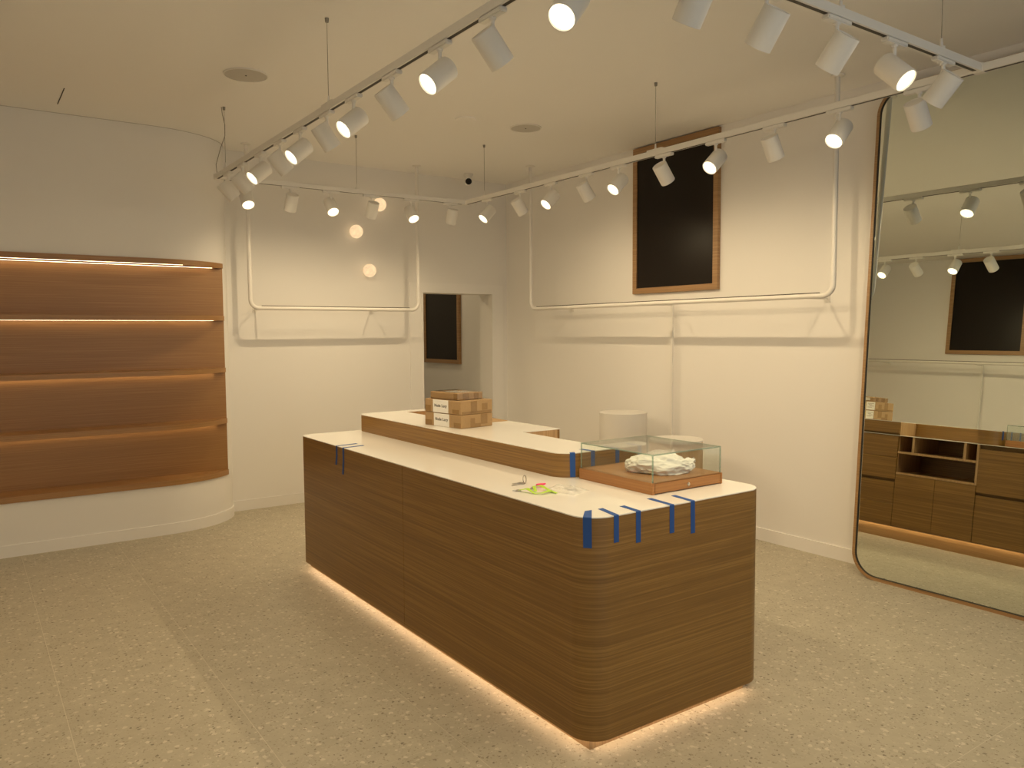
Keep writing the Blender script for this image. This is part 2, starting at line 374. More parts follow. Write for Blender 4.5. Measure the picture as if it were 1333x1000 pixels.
# ------------------------------------------------------------ hanging rails
def rail(name, label, a, b, z, axis, wall, arms, post=None, side=1):
    """U of white pipe hung from the ceiling; a, b plan points of the two drops, arms: positions along the wall"""
    t = thing(name, label, 'clothes rail', ((a[0]+b[0])/2, (a[1]+b[1])/2, z))
    A, Bv = Vector((*a, 0)), Vector((*b, 0)); d = (Bv-A).normalized(); r = 0.075
    pts = [Vector((a[0], a[1], ZC-0.004)), Vector((a[0], a[1], z+r))]
    for k in range(1, 9):
        q = k/8*PI/2; pts.append(A+d*(r-r*math.cos(q))+Vector((0, 0, z+r-r*math.sin(q))))
    for k in range(0, 9):
        q = k/8*PI/2; pts.append(Bv-d*(r-r*math.sin(q))+Vector((0, 0, z+r-r*math.cos(q))))
    pts.append(Vector((b[0], b[1], ZC-0.004)))
    obj('pipe', tube(pts, 0.0175, 14), M['pipe'], t, smooth=True)
    for p in (a, b):
        obj('ceiling_flange', lathe([(0, ZC), (0.045, ZC), (0.045, ZC-0.006), (0.018, ZC-0.010), (0, ZC-0.010)], 20, p), M['pipe'], t, smooth=True)
    s0, s1 = A+d*0.10, Bv-d*0.10
    nrm = Vector((-d.y, d.x, 0))*0.0045
    bm = bmesh.new()
    vs = [bm.verts.new(p+n+Vector((0, 0, zz))) for p in (s0, s1) for n in (-nrm, nrm) for zz in (z+0.0155, z+0.0225)]
    for f in ((0, 1, 3, 2), (4, 6, 7, 5), (0, 4, 5, 1), (2, 3, 7, 6), (0, 2, 6, 4), (1, 5, 7, 3)): bm.faces.new([vs[i] for i in f])
    obj('dark_strip', bm, M['dark'], t)
    for q in arms:
        if axis == 'y':
            wx = wall-0.055*side if post == q else wall
            p0, p1 = (wx, q, z-0.004), (a[0]+0.012*side, q, z-0.004)
        else: p0, p1 = (q, wall, z-0.004), (q, a[1]+0.012, z-0.004)
        obj('wall_arm', tube([p0, p1], 0.009, 8), M['pipe'], t, smooth=True)
        if post != q:
            pl = B(wall-0.008, wall, q-0.02, q+0.02, z-0.03, z+0.022) if axis == 'y' and side > 0 else (B(wall, wall+0.008, q-0.02, q+0.02, z-0.03, z+0.022) if axis == 'y' else B(q-0.02, q+0.02, wall-0.008, wall, z-0.03, z+0.022))
            obj('wall_plate', pl, M['pipe'], t)
    if post:
        x0, x1 = sorted((wall-0.045*side, wall-0.065*side))
        obj('post', B(x0, x1, post-0.011, post+0.011, 0.0, z+0.006), M['pipe'], t)
rail('hanging_rail', 'white pipe rail hung from the ceiling along the right wall below the black board', (4.745, 6.43), (4.745, 3.06), 1.878, 'y', XR, (6.20, 4.78, 3.33), post=4.78)
rail('hanging_rail', 'white pipe rail hung from the ceiling on the back wall beside the doorway', (2.115, 7.04), (3.79, 7.04), 1.873, 'x', YB, (2.25, 3.42))
rail('hanging_rail', 'white pipe rail along the left wall, visible only in the mirror', (XL+0.355, 6.40), (XL+0.355, 3.10), 1.878, 'y', XL, (6.10, 4.83, 3.33), post=4.83, side=-1)

# ------------------------------------------------------------ leaning mirror
MTURN, LEAN, MX0, MY0, MY1, MZ, MRAD = -0.003, 0.060, 4.853, 0.55, 2.955, 3.235, 0.17
mr = thing('floor_mirror', 'tall wall mirror with rounded corners and a thin oak frame leaning on the right wall', 'mirror', (MX0, (MY0+MY1)/2, 0.0))
mr.rotation_euler = (0, LEAN, MTURN)
def rrect(u0, u1, v0, v1, r, n=10):
    return arc(u1-r, v1-r, r, 0, 90, n)+arc(u0+r, v1-r, r, 90, 180, n)+arc(u0+r, v0+r, r, 180, 270, n)+arc(u1-r, v0+r, r, 270, 360, n)
hw = (MY1-MY0)/2
def ring(outer, inner, x0, x1):
    bm = bmesh.new(); n = len(outer)
    v = [[bm.verts.new((x, p[0], p[1])) for p in loop] for loop in (outer, inner) for x in (x0, x1)]
    for k in range(n):
        j = (k+1) % n
        for a, b in ((0, 1), (1, 3), (3, 2), (2, 0)): bm.faces.new((v[a][k], v[a][j], v[b][j], v[b][k]))
    return bm
o1, i1 = rrect(-hw, hw, 0, MZ, MRAD), rrect(-hw+0.020, hw-0.020, 0.020, MZ-0.020, MRAD-0.020)
i2 = rrect(-hw+0.0225, hw-0.0225, 0.0225, MZ-0.0225, MRAD-0.0225)
i3 = rrect(-hw+0.032, hw-0.032, 0.032, MZ-0.032, MRAD-0.032)
obj('frame', ring(o1, i1, -0.003, 0.030), M['oak_frame'], mr, shift=False)
obj('inner_liner', ring(i1, i2, -0.001, 0.030), M['dark'], mr, shift=False)
bm = bmesh.new(); bm.faces.new([bm.verts.new((0.004, p[0], p[1])) for p in i3])
vo = [bm.verts.new((0.0060, p[0], p[1])) for p in i2]; vi = [bm.verts.new((0.004, p[0], p[1])) for p in i3]
for k in range(len(i2)): bm.faces.new((vo[k], vo[(k+1) % len(i2)], vi[(k+1) % len(i2)], vi[k]))
obj('mirror_glass', bm, M['mirror'], mr, shift=False)
obj('backing_board', ring(i2, [(p[0]*0.01, MZ/2+(p[1]-MZ/2)*0.01) for p in i2], 0.012, 0.028), M['oak_frame'], mr, shift=False)

# ------------------------------------------------------------ sales counter
X0, X1, Y0, Y1 = 1.92, 2.98, 2.235, 5.345
RC, RF, ZB, ZT, ZH = 0.11, 0.085, 0.045, 0.935, 1.056
SEAM, LT = 3.775, 0.004
ct = thing('sales_counter', 'long oak sales counter with white top and a raised rear ledge standing mid floor', 'counter', ((X0+X1)/2, (Y0+Y1)/2, 0))
ft = obj('front_panel', strip([(X1, Y1-RF)]+arc(X1-RF, Y1-RF, RF, 0, 90)+arc(X0+RF, Y1-RF, RF, 90, 180)+[(X0, SEAM+0.0015)], 0.018, ZB, ZT-LT), M['oak'], ct, smooth=True)
obj('front_panel', strip([(X0, SEAM-0.0015)]+arc(X0+RC, Y0+RC, RC, 180, 270, 14)+arc(X1-RC, Y0+RC, RC, 270, 360, 14), 0.018, ZB, ZT-LT), M['oak'], ct, smooth=True)
bm = bmesh.new()
full = arc(X1-RF, Y1-RF, RF, 0, 90)+arc(X0+RF, Y1-RF, RF, 90, 180)+arc(X0+RC, Y0+RC, RC, 180, 270, 14)+arc(X1-RC, Y0+RC, RC, 270, 360, 14)
prism(bm, full, ZT-LT, ZT)
obj('worktop', bm, M['lam'], ct, smooth=True)
bm = bmesh.new(); box(bm, X0+0.045, X1-0.087, Y0+0.048, Y1-0.048, 0.0, ZB+0.001)
obj('plinth', bm, M['oak_up'], ct)
bm = bmesh.new()
box(bm, X0+0.019, X1-0.09, Y0+0.11, Y1-0.09, ZB+0.001, ZB+0.018); box(bm, X0+0.09, X1-0.09, Y0+0.019, Y0+0.11, ZB+0.001, ZB+0.018); box(bm, X0+0.09, X1-0.09, Y1-0.09, Y1-0.019, ZB+0.001, ZB+0.018)
obj('underside', bm, M['oak_up'], ct)
zl0, zl1 = ZB-0.002, ZB+0.0005
for x0, x1, y0, y1 in ((X0+0.034, X0+0.044, Y0+0.06, Y1-0.06), (X0+0.06, X1-0.08, Y0+0.037, Y0+0.047), (X0+0.06, X1-0.08, Y1-0.047, Y1-0.037)):
    obj('light_strip', B(x0, x1, y0, y1, zl0, zl1), M['led_floor'], ct)
# raised ledge
HX, HY0, NYA, NYB, NX = 2.36, 2.94, 3.08, 3.745, 2.70
ledge = [(NX, NYA), (X1, NYA)]
pth = [(X1, NYA), (X1, HY0+RC)]+arc(X1-RC, HY0+RC, RC, 0, -90)[1:]+arc(HX+RC, HY0+RC, RC, 270, 180)+[(HX, SEAM)]
obj('ledge_panel', strip(pth, -0.018, ZT, ZH-LT), M['oak'], ct, smooth=True)
pth = [(HX, SEAM+0.001)]+arc(HX+RF, Y1-RF, RF, 180, 90)+arc(X1-RF, Y1-RF, RF, 90, 0)
obj('ledge_panel', strip(pth, -0.018, ZT, ZH-LT), M['oak'], ct, smooth=True)
bm = bmesh.new()
prism(bm, [(X1, NYA)]+[(HX, NYA)]+arc(HX+RC, HY0+RC, RC, 180, 270, 14)+arc(X1-RC, HY0+RC, RC, 270, 360, 14), ZH-LT, ZH)
box(bm, HX, NX, NYA, NYB, ZH-LT, ZH)
TRX0, TRX1, TRY0, TRY1 = 2.71, 2.93, 4.70, 5.25
box(bm, HX, X1, NYB, TRY0, ZH-LT, ZH); box(bm, HX, TRX0, TRY0, TRY1, ZH-LT, ZH); box(bm, TRX1, X1, TRY0, TRY1, ZH-LT, ZH)
prism(bm, [(X1, TRY1)]+arc(X1-RF, Y1-RF, RF, 0, 90)+arc(HX+RF, Y1-RF, RF, 90, 180)+[(HX, TRY1)], ZH-LT, ZH)
bmesh.ops.remove_doubles(bm, verts=bm.verts[:], dist=1e-5)
obj('ledge_top', bm, M['lam'], ct)
bm = bmesh.new()
box(bm, TRX0, TRX1, TRY0, TRY1, ZH-0.05, ZH-0.042)
box(bm, TRX0-0.006, TRX0, TRY0, TRY1, ZH-0.05, ZH-LT-0.0005); box(bm, TRX1, TRX1+0.006, TRY0, TRY1, ZH-0.05, ZH-LT-0.0005)
box(bm, TRX0, TRX1, TRY0-0.006, TRY0, ZH-0.05, ZH-LT-0.0005); box(bm, TRX0, TRX1, TRY1, TRY1+0.006, ZH-0.05, ZH-LT-0.0005)
obj('tray_recess', bm, M['oak_up'], ct)
for nm, a in (('recess_wall', (NX, X1-0.019, NYA-0.016, NYA)), ('recess_wall', (NX, X1-0.019, NYB, NYB+0.016)), ('recess_wall', (NX-0.016, NX, NYA-0.016, NYB+0.016))):
    obj(nm, B(*a, ZT, ZH-LT), M['oak_up' if a[1]-a[0] > 0.1 else 'oak'], ct)  # back wall takes the darker oak, so its shade is in the colour
# back of the counter: drawers, open shelves, doors
FT = 0.018
def front(name, y0, y1, z0, z1, pull=None):
    o = obj(name, B(X1-FT, X1, y0+0.0015, y1-0.0015, z0+0.0015, z1-0.0015), M['oak'], ct)
    return o
def groove(y0, y1, z0, z1):
    obj('finger_groove', B(X1-FT-0.012, X1-FT+0.002, y0, y1, z0, z1), M['gap'], ct)
cols = ((NYB+0.001, 4.50), (4.50, Y1-RF))
for y0, y1 in cols:
    front('drawer', y0, y1, 0.950, ZH-LT); groove(y0, y1, 0.926, 0.950)
    front('drawer', y0, y1, 0.735, 0.926); front('drawer', y0, y1, 0.540, 0.735); groove(y0, y1, 0.515, 0.540)
    front('drawer', y0, y1, 0.318, 0.515); front('drawer', y0, y1, 0.120, 0.318)
y0, y1 = Y0+RC, NYA-0.02
groove(y0, y1, ZT-0.040, ZT-LT); front('drawer', y0, y1, 0.535, ZT-0.040); groove(y0, y1, 0.512, 0.535); front('drawer', y0, y1, 0.120, 0.512)
obj('plinth', B(X1-0.085, X1-0.065, Y0+RC, Y1-RF, 0.0, 0.116), M['oak_lit'], ct)
obj('underside', B(X1-0.085, X1-0.001, Y0+RC, Y1-RF, 0.1165, 0.1195), M['oak_up'], ct)
obj('light_strip', B(X1-0.050, X1-0.040, Y0+RC+0.02, Y1-RF-0.02, 0.1150, 0.1163), M['led_floor'], ct)
ym = 3.395
front('door', NYA-0.018, ym, 0.120, 0.590); front('door', ym, NYB, 0.120, 0.590)
D0 = 2.55
for y0, y1 in ((NYA-0.020, NYA-0.002), (NYB-0.001, NYB+0.017)):
    obj('side_panel', B(D0, X1-0.019 if y0 > 3.5 else X1, y0, y1, 0.590 if y0 < 3.5 else 0.12, ZT-LT-0.001), M['oak_up'], ct)
obj('niche_back', B(D0-0.018, D0, NYA-0.020, NYB+0.017, 0.12, ZT-LT-0.001), M['oak'], ct)
obj('niche_shelf', B(D0, X1-0.001, NYA-0.002, NYB-0.001, 0.590, 0.606), M['oak_up'], ct)
obj('niche_shelf', B(D0, X1-0.001, NYA-0.002, NYB-0.001, 0.775, 0.793), M['oak_up'], ct)
for y0 in (3.165, 3.600):
    obj('divider', B(D0, X1-0.004, y0, y0+0.020, 0.793, ZT-LT-0.001), M['oak_up'], ct)

# ------------------------------------------------------------ track lighting
TZ, TH = 2.855, 0.036                                    # top of track, height
GX0, GX1, GY0, GY1 = 1.65, 3.87, 1.78, 6.24
TG = 'white ceiling track spotlights'
def track(label, p, q, cables, joints=()):
    px, py = p; qx, qy = q
    alongx = abs(qx-px) > abs(qy-py); h = TH/2
    t = thing('light_track', label, 'light track', ((px+qx)/2, (py+qy)/2, TZ), 'suspended lighting tracks')
    if alongx: b0 = (px+h+0.001, qx-h-0.001, py-h, py+h)
    else: b0 = (px-h, px+h, py, qy)
    bm = bmesh.new(); box(bm, *b0, TZ-TH, TZ)
    bmesh.ops.bevel(bm, geom=bm.edges[:], offset=0.002, segments=1, affect='EDGES')
    obj('rail', bm, M['white'], t)
    g = (b0[0]+0.03, b0[1]-0.03, b0[2]+0.010, b0[3]-0.010) if alongx else (b0[0]+0.010, b0[1]-0.010, b0[2]+0.03, b0[3]-0.03)
    obj('slot', B(*g, TZ-TH-0.001, TZ-TH+0.002), M['dark'], t)
    for jx, jy in joints:
        obj('corner_connector', B(jx-h-0.003, jx+h+0.003, jy-h-0.004, jy+h+0.004, TZ-TH-0.003, TZ+0.002, 0.002), M['white'], t)
    for c in cables:
        obj('cable', tube([(c[0], c[1], TZ), (c[0], c[1], ZC-0.012)], 0.0016, 6), M['wire'], t)
        obj('cable_grip', lathe([(0, TZ+0.045), (0.005, TZ+0.045), (0.007, TZ+0.012), (0.016, TZ+0.010), (0.016, TZ), (0, TZ)], 12, c[:2]), M['white'], t, smooth=True)
        obj('ceiling_cap', lathe([(0, ZC), (0.011, ZC), (0.009, ZC-0.022), (0, ZC-0.022)], 12, c[:2]), M['wire'], t, smooth=True)
        if len(c) > 2:
            e = 0.07
            bb = (c[0]-e, c[0]+e, c[1]-0.014, c[1]+0.014) if alongx else (c[0]-0.014, c[0]+0.014, c[1]-e, c[1]+e)
            obj('cable_clip', B(*bb, TZ-0.001, TZ+0.010, 0.001), M['white'], t)
    return t
tl = track('left run of the white track with a loose feed cable at its far end', (GX0, -0.6), (GX0, GY1+TH/2), ((GX0, 4.03, 1), (GX0, 6.00), (GX0, 0.6)), ((GX0, GY0), (GX0, GY1)))
obj('feed_cable', tube([(GX0-0.004, 6.22, TZ), (GX0-0.02, 6.18, TZ+0.06), (GX0-0.012, 6.08, TZ+0.16), (GX0+0.004, 6.01, TZ+0.24), (GX0+0.004, 6.005, TZ+0.32), (GX0-0.012, 6.0, TZ+0.39), (GX0-0.018, 6.0, ZC-0.002)], 0.0026, 6), M['wire'], tl, smooth=True)
track('right run of the white track in front of the black board and mirror', (GX1, -0.6), (GX1, GY1+TH/2), ((GX1, 3.83, 1), (GX1, 5.93), (GX1, 0.6)), ((GX1, GY0), (GX1, GY1)))
track('back run of the white track crossing the far end of the room', (GX0, GY1), (GX1, GY1), ((2.79, GY1),))
track('near run of the white track crossing at the top of the picture', (GX0, GY0), (GX1, GY0), ((2.77, GY0), (3.52, GY0)))

R_H, L_H = 0.049, 0.135
zb, zf = 0.014, 0.014-L_H
def housing_bm():
    return lathe([(0, zb-0.003), (R_H-0.006, zb-0.003), (R_H-0.006, zb), (R_H-0.002, zb), (R_H, zb-0.003), (R_H, zf+0.002), (R_H-0.0015, zf), (R_H-0.004, zf), (R_H-0.005, zf+0.018), (0, zf+0.019)], 32, (-R_H, 0))
lens_bm = lambda: lathe([(0, zf+0.0075), (R_H-0.005, zf+0.0075), (R_H-0.005, zf+0.0095), (0, zf+0.0095)], 28, (-R_H, 0))
spot = bpy.data.lights.new('spot_beam', 'SPOT')
spot.energy = SPOT_W; spot.color = SPOT_COL; spot.spot_size = math.radians(SPOT_ANGLE); spot.spot_blend = SPOT_BLEND; spot.shadow_soft_size = 0.010
heads = {}
def head(x, y, rz, tilt, alongx, label):
    z = TZ-TH
    t = thing('track_spotlight', label, 'spotlight', (x, y, z), TG)
    t.rotation_euler = (0, 0, rz)
    if not heads:
        bm = bmesh.new(); box(bm, -0.0165, 0.0165, -0.075, 0.075, -0.020, -0.0012)
        bmesh.ops.bevel(bm, geom=bm.edges[:], offset=0.004, segments=2, affect='EDGES')
        heads['adapter'] = (obj('adapter', bm, M['white'], t, shift=False), (0, 0, 0))
        bm = lathe([(0, -0.020), (0.014, -0.020), (0.013, -0.027), (0.008, -0.030), (0.008, -0.064), (0, -0.064)], 16)
        heads['stem'] = (obj('stem', bm, M['white'], t, shift=False, smooth=True), (0, 0, 0))
        heads['housing'] = (obj('housing', housing_bm(), M['white'], t, shift=False, smooth=True), (0, 0, -0.056))
        heads['lens'] = (obj('lens', lens_bm(), M['lens'], None, shift=False), None)
        hs, ls = heads['housing'][0], heads['lens'][0]
        ls.parent = hs
        ad = heads['adapter'][0]
    else:
        ad = heads['adapter'][0].copy(); COL.objects.link(ad); ad.parent = t
        st = heads['stem'][0].copy(); COL.objects.link(st); st.parent = t
        hs = heads['housing'][0].copy(); COL.objects.link(hs); hs.parent = t
        ls = heads['lens'][0].copy(); COL.objects.link(ls); ls.parent = hs
    hs.location = (0, 0, -0.056); hs.rotation_euler = (0, -tilt, 0)
    # adapter always lies along its track
    ad.rotation_euler = (0, 0, (PI/2 if alongx else 0)-rz)
    lo = bpy.data.objects.new('spot_beam', spot); COL.objects.link(lo); lo.parent = hs
    lo.location = (-R_H, 0, zf-0.010)
    return t
R = math.radians
ORD = ('first', 'second', 'third', 'fourth', 'fifth', 'sixth', 'seventh', 'eighth', 'ninth', 'tenth', 'eleventh', 'twelfth', 'thirteenth', 'fourteenth', 'fifteenth')
AIM = {('x', 1): 'aimed to the right', ('x', -1): 'aimed to the left', ('y', 1): 'aimed at the back wall', ('y', -1): 'lit lens facing forward'}
leftH = [(5.943, 1, 42), (5.592, 1, 42), (5.193, -1, 50), (4.809, 1, 42), (4.46, -1, 50), (4.058, 1, 36), (3.71, -1, 50), (3.288, 1, 42), (2.852, -1, 50), (2.464, 1, 42), (2.02, -1, 44), (1.35, 1, 42), (0.92, -1, 46), (0.45, 1, 42), (0.0, -1, 46)]
for k, (y, s, a) in enumerate(leftH):
    head(GX0, y, (0 if s > 0 else PI)+{2: 0.15, 4: 0.12, 6: 0.1, 8: 0.05, 10: 0.35}.get(k, 0), R(a), False, 'white cylinder spotlight %s, %s from the far corner on the left track' % (AIM['x', s], ORD[k]))
rightH = [(5.884, -1, 44), (5.388, 1, 38), (4.972, -1, 46), (4.543, 1, 38), (4.192, -1, 46), (3.75, 1, 40), (3.314, -1, 48), (2.888, 1, 32), (2.48, -1, 44), (2.055, 1, 36), (1.38, -1, 46), (0.95, 1, 40), (0.5, -1, 46), (0.05, 1, 40)]
for k, (y, s, a) in enumerate(rightH):
    head(GX1, y, 0 if s > 0 else PI, R(a), False, 'white cylinder spotlight %s, %s from the far corner on the right track' % (AIM['x', s], ORD[k]))
backH = [(1.87, -1, 38), (2.217, 1, 30), (2.56, -1, 40), (2.919, 1, 30), (3.305, -1, 40), (3.70, 1, 22)]
for k, (x, s, a) in enumerate(backH):
    head(x, GY1, R(90 if s > 0 else -90), R(a), True, 'white cylinder spotlight %s, %s from the left on the back track' % (AIM['y', s], ORD[k]))
frontH = [(1.96, 1, 34), (2.33, 1, 38), (2.749, 1, 40), (3.15, -1, 46), (3.541, 1, 42)]
for k, (x, s, a) in enumerate(frontH):
    head(x, GY0, R(90 if s > 0 else -90), R(a), True, 'white cylinder spotlight %s, %s from the left on the near track' % (AIM['y', s], ORD[k]))

# ------------------------------------------------------------ ceiling fittings
def speaker(label, x, y, r):
    t = thing('ceiling_speaker', label, 'ceiling speaker', (x, y, ZC), 'round ceiling speakers')
    obj('rim', lathe([(r-0.008, ZC), (r, ZC), (r, ZC-0.006), (r-0.008, ZC-0.008), (r-0.008, ZC)], 40, (x, y)), M['white'], t, smooth=True)
    obj('grille', lathe([(0, ZC-0.001), (r-0.009, ZC-0.001), (r-0.009, ZC-0.0055), (0, ZC-0.0065)], 40, (x, y)), M['grey'], t, smooth=True)
    obj('centre_dot', lathe([(0, ZC-0.0066), (0.006, ZC-0.0066), (0.006, ZC-0.009), (0, ZC-0.009)], 10, (x, y)), M['dark'], t)
speaker('round grey ceiling speaker beside the left track cable', 1.568, 5.18, 0.138)
speaker('round grey ceiling speaker between the track runs, nearer the black board', 3.83, 5.25, 0.128)
t = tag(obj('smoke_detector', lathe([(0, ZC), (0.085, ZC), (0.083, ZC-0.008), (0.06, ZC-0.012), (0, ZC-0.013)], 32, (3.29, 5.30)), M['ceil'], smooth=True), 'flat white ceiling disc, smaller than the two grey speakers', 'smoke detector')
t = tag(obj('ceiling_slot', B(0.642, 0.648, 6.14, 6.58, ZC-0.002, ZC), M['dark']), 'thin dark slot in the ceiling above the left display wall', 'ceiling slot')
cc = thing('security_camera', 'small white security camera with black lens at the ceiling in the far corner', 'camera', (4.43, 7.09, ZC))
obj('mount', lathe([(0, ZC), (0.05, ZC), (0.05, ZC-0.010), (0.042, ZC-0.028), (0.030, ZC-0.045), (0, ZC-0.045)], 24, (4.43, 7.09)), M['white'], cc, smooth=True)
aim = (Vector((0, 0, 1.65))-Vector((4.43, 7.09, ZC-0.085))).normalized()
def oriented(prof, c, d, seg=24):
    bm = lathe(prof, seg); q = d.to_track_quat('Z', 'Y'); bmesh.ops.transform(bm, matrix=Matrix.Translation(c) @ q.to_matrix().to_4x4(), verts=bm.verts[:]); return bm
cpos = Vector((4.43, 7.09, ZC-0.078))
obj('head', oriented([(0, -0.05), (0.025, -0.046), (0.042, -0.025), (0.045, 0.0), (0.042, 0.030), (0.036, 0.036), (0, 0.036)], cpos, aim), M['white'], cc, smooth=True)
obj('camera_lens', oriented([(0, 0.0365), (0.033, 0.0365), (0.030, 0.042), (0.015, 0.046), (0, 0.047)], cpos, aim), M['screen'], cc, smooth=True)
# moon-like wall globes
for (x, z), lab in (((3.505, 2.930), 'frosted round wall lamp highest of the three on the back wall, partly behind a spotlight'), ((3.247, 2.645), 'frosted round wall lamp in the middle of the three on the back wall'), ((3.383, 2.268), 'frosted round wall lamp lowest of the three on the back wall')):
    t = thing('wall_lamp', lab, 'wall lamp', (x, YB, z), 'round moon-like wall lamps')
    bm = bmesh.new(); bmesh.ops.create_uvsphere(bm, u_segments=28, v_segments=16, radius=0.066, matrix=Matrix.Translation((x, YB-0.074, z)))
    obj('globe', bm, M['globe'], t, smooth=True)
    bm = lathe([(0, 0), (0.035, 0), (0.035, 0.008), (0.018, 0.014), (0, 0.014)], 20)
    bmesh.ops.transform(bm, matrix=Matrix.Translation((x, YB, z)) @ Matrix.Rotation(PI/2, 4, 'X'), verts=bm.verts[:])
    obj('wall_cap', bm, M['white'], t, smooth=True)

# downlight of the back room
t = tag(thing('ceiling_downlight', 'round white downlight in the ceiling of the back room', 'downlight', (4.2, 8.9, ZC)), 'round white downlight in the ceiling of the back room', 'downlight')
obj('rim', lathe([(0.05, ZC), (0.065, ZC), (0.065, ZC-0.006), (0.05, ZC-0.008), (0.05, ZC)], 28, (4.2, 8.9)), M['white'], t, smooth=True)
obj('lens', lathe([(0, ZC-0.001), (0.049, ZC-0.001), (0.049, ZC-0.004), (0, ZC-0.004)], 28, (4.2, 8.9)), M['lens'], t)
pl = bpy.data.lights.new('downlight_beam', 'SPOT'); pl.energy = 30; pl.color = SPOT_COL; pl.spot_size = math.radians(150); pl.spot_blend = 0.6; pl.shadow_soft_size = 0.045
lo = bpy.data.objects.new('downlight_beam', pl); COL.objects.link(lo); lo.parent = t; lo.location = (0, 0, -0.05)

# ------------------------------------------------------------ plinths by the right wall
def disc_plinth(name, label, x, y, r, h, body, top):
    t = thing(name, label, 'plinth', (x, y, 0))
    obj('drum', lathe([(0, 0), (r, 0), (r, h-0.016), (0, h-0.016)], 48, (x, y)), body, t, smooth=True)
    obj('top', lathe([(0, h-0.016), (r+0.001, h-0.016), (r+0.001, h-0.001), (r, h), (0, h)], 48, (x, y)), top, t, smooth=True)
disc_plinth('round_plinth', 'white round display plinth standing near the right wall behind the counter', 4.75, 5.077, 0.208, 0.937, M['stone'], M['stone'])
disc_plinth('round_plinth', 'oak round display plinth with white top, behind the glass case', 4.55, 4.262, 0.206, 0.806, M['oak_up'], M['stone'])

# ------------------------------------------------------------ cartons
def carton(label, cx, cy_, z, lx, ly, h, rz, facets, style, grp):
    t = thing('cardboard_box', label, 'box', (cx, cy_, z), grp); t.rotation_euler = (0, 0, rz)
    hx, hy = lx/2, ly/2
    obj('carton', B(-hx, hx, -hy, hy, 0, h, 0.0050), M['kraft'], t, shift=False)
    obj('lid_seam', B(-hx-0.0003, hx+0.0003, -0.001, 0.001, h-0.001, h+0.0004), M['kraft_tape'], t, shift=False)
    for f in facets:
        face, a0, a1, b0, b1, mt, nm = f
        e = 0.0007
        bb = {'-x': (-hx-e, -hx+e, a0, a1, b0, b1), '+x': (hx-e, hx+e, a0, a1, b0, b1), '-y': (a0, a1, -hy-e, -hy+e, b0, b1), 'top': (a0, a1, b0, b1, h-e, h+e)}[face]
        obj(nm, B(*bb), M[mt], t, shift=False)
    return t
def words(text, parent, size, loc, rot, bold=0.0):
    c = bpy.data.curves.new('label_text', 'FONT'); c.body = text; c.size = size; c.align_x = 'CENTER'; c.align_y = 'CENTER'; c.space_character = 1.12; c.offset = bold; c.extrude = 0.0002
    c.resolution_u = 3; c.materials.append(M['ink'])
    o = bpy.data.objects.new('label_text', c); COL.objects.link(o)
    me = bpy.data.meshes.new_from_object(o.evaluated_get(bpy.context.evaluated_depsgraph_get())); bpy.data.objects.remove(o)
    o = bpy.data.objects.new('label_text', me); COL.objects.link(o)
    o.parent = parent; o.location = loc; o.rotation_euler = rot
    return o
BA = math.radians(8.6)
BX, BY, LX, LY, BH = 2.588, 4.292, 0.258, 0.364, 0.084
fac0 = [('-x', -0.066, 0.088, 0.002, BH-0.002, 'paper', 'paper_label'), ('-x', -0.178, -0.11, 0.004, 0.034, 'kraft_tape', 'tape_patch'), ('-x', 0.11, 0.178, 0.004, 0.036, 'kraft_tape', 'tape_patch'),
        ('-y', -0.055, -0.018, 0.004, 0.060, 'kraft_tape', 'tape_patch'), ('-y', 0.03, 0.085, 0.018, 0.080, 'kraft_tape', 'tape_patch'), ('-y', -0.018, 0.03, 0.004, 0.026, 'kraft_tape', 'tape_patch'),
        ('+x', -0.172, -0.085, 0.004, BH-0.004, 'paper', 'paper_label'), ('+x', -0.078, 0.0, 0.024, 0.066, 'yellow', 'yellow_sticker')]
fac1 = [('-x', -0.060, 0.096, 0.002, BH-0.001, 'paper', 'paper_label'), ('-x', -0.165, -0.10, 0.004, 0.030, 'kraft_tape', 'tape_patch'), ('-x', 0.12, 0.178, 0.004, 0.044, 'kraft_tape', 'tape_patch'),
        ('-y', -0.048, 0.002, 0.006, 0.080, 'kraft_tape', 'tape_patch'), ('-y', 0.042, 0.088, 0.020, 0.062, 'kraft_tape', 'tape_patch'), ('-y', -0.12, 0.12, 0.004, 0.018, 'kraft_tape', 'tape_patch'),
        ('+x', -0.176, -0.080, 0.004, BH-0.004, 'paper', 'paper_label'), ('+x', -0.072, 0.01, 0.024, 0.066, 'yellow', 'yellow_sticker')]
G = 'cartons stacked on the raised ledge'
for k, fac in enumerate((fac0, fac1)):
    b = carton(('brown cardboard carton with a white name label at the bottom of the stack', 'brown cardboard carton with a white name label in the middle of the stack')[k],
               BX, BY, ZH+k*(BH+0.0012), LX, LY, BH, BA-(0.012 if k else 0), fac, k, G)
    words('Nude Lucy', b, 0.0258, (-LX/2-0.0009, (0.011, 0.018)[k], BH*0.54), (PI/2, 0, -PI/2), 0.0007)
    for r_, s_ in enumerate((0.062, 0.050, 0.038, 0.026)):
        obj('print_line', B(LX/2+0.0006, LX/2+0.0009, -0.164+0.02*(r_ % 2), -0.095-0.012*(r_ % 3), s_, s_+0.004), M['wire'], b, shift=False)
b = carton('flat brown parcel wrapped in shiny clear tape on top of the carton stack', BX-0.008, BY+0.01, ZH+2*(BH+0.0012), 0.205, 0.275, 0.044, BA-0.01,
           [('top', -0.06, 0.05, -0.09, 0.06, 'paper', 'paper_label'), ('-x', -0.137, -0.10, 0.003, 0.041, 'kraft_tape', 'tape_patch'), ('-y', -0.06, -0.01, 0.003, 0.041, 'kraft_tape', 'tape_patch'), ('-y', 0.03, 0.07, 0.003, 0.041, 'kraft_tape', 'tape_patch'), ('+x', -0.10, -0.03, 0.010, 0.036, 'paper', 'paper_label')], 2, G)
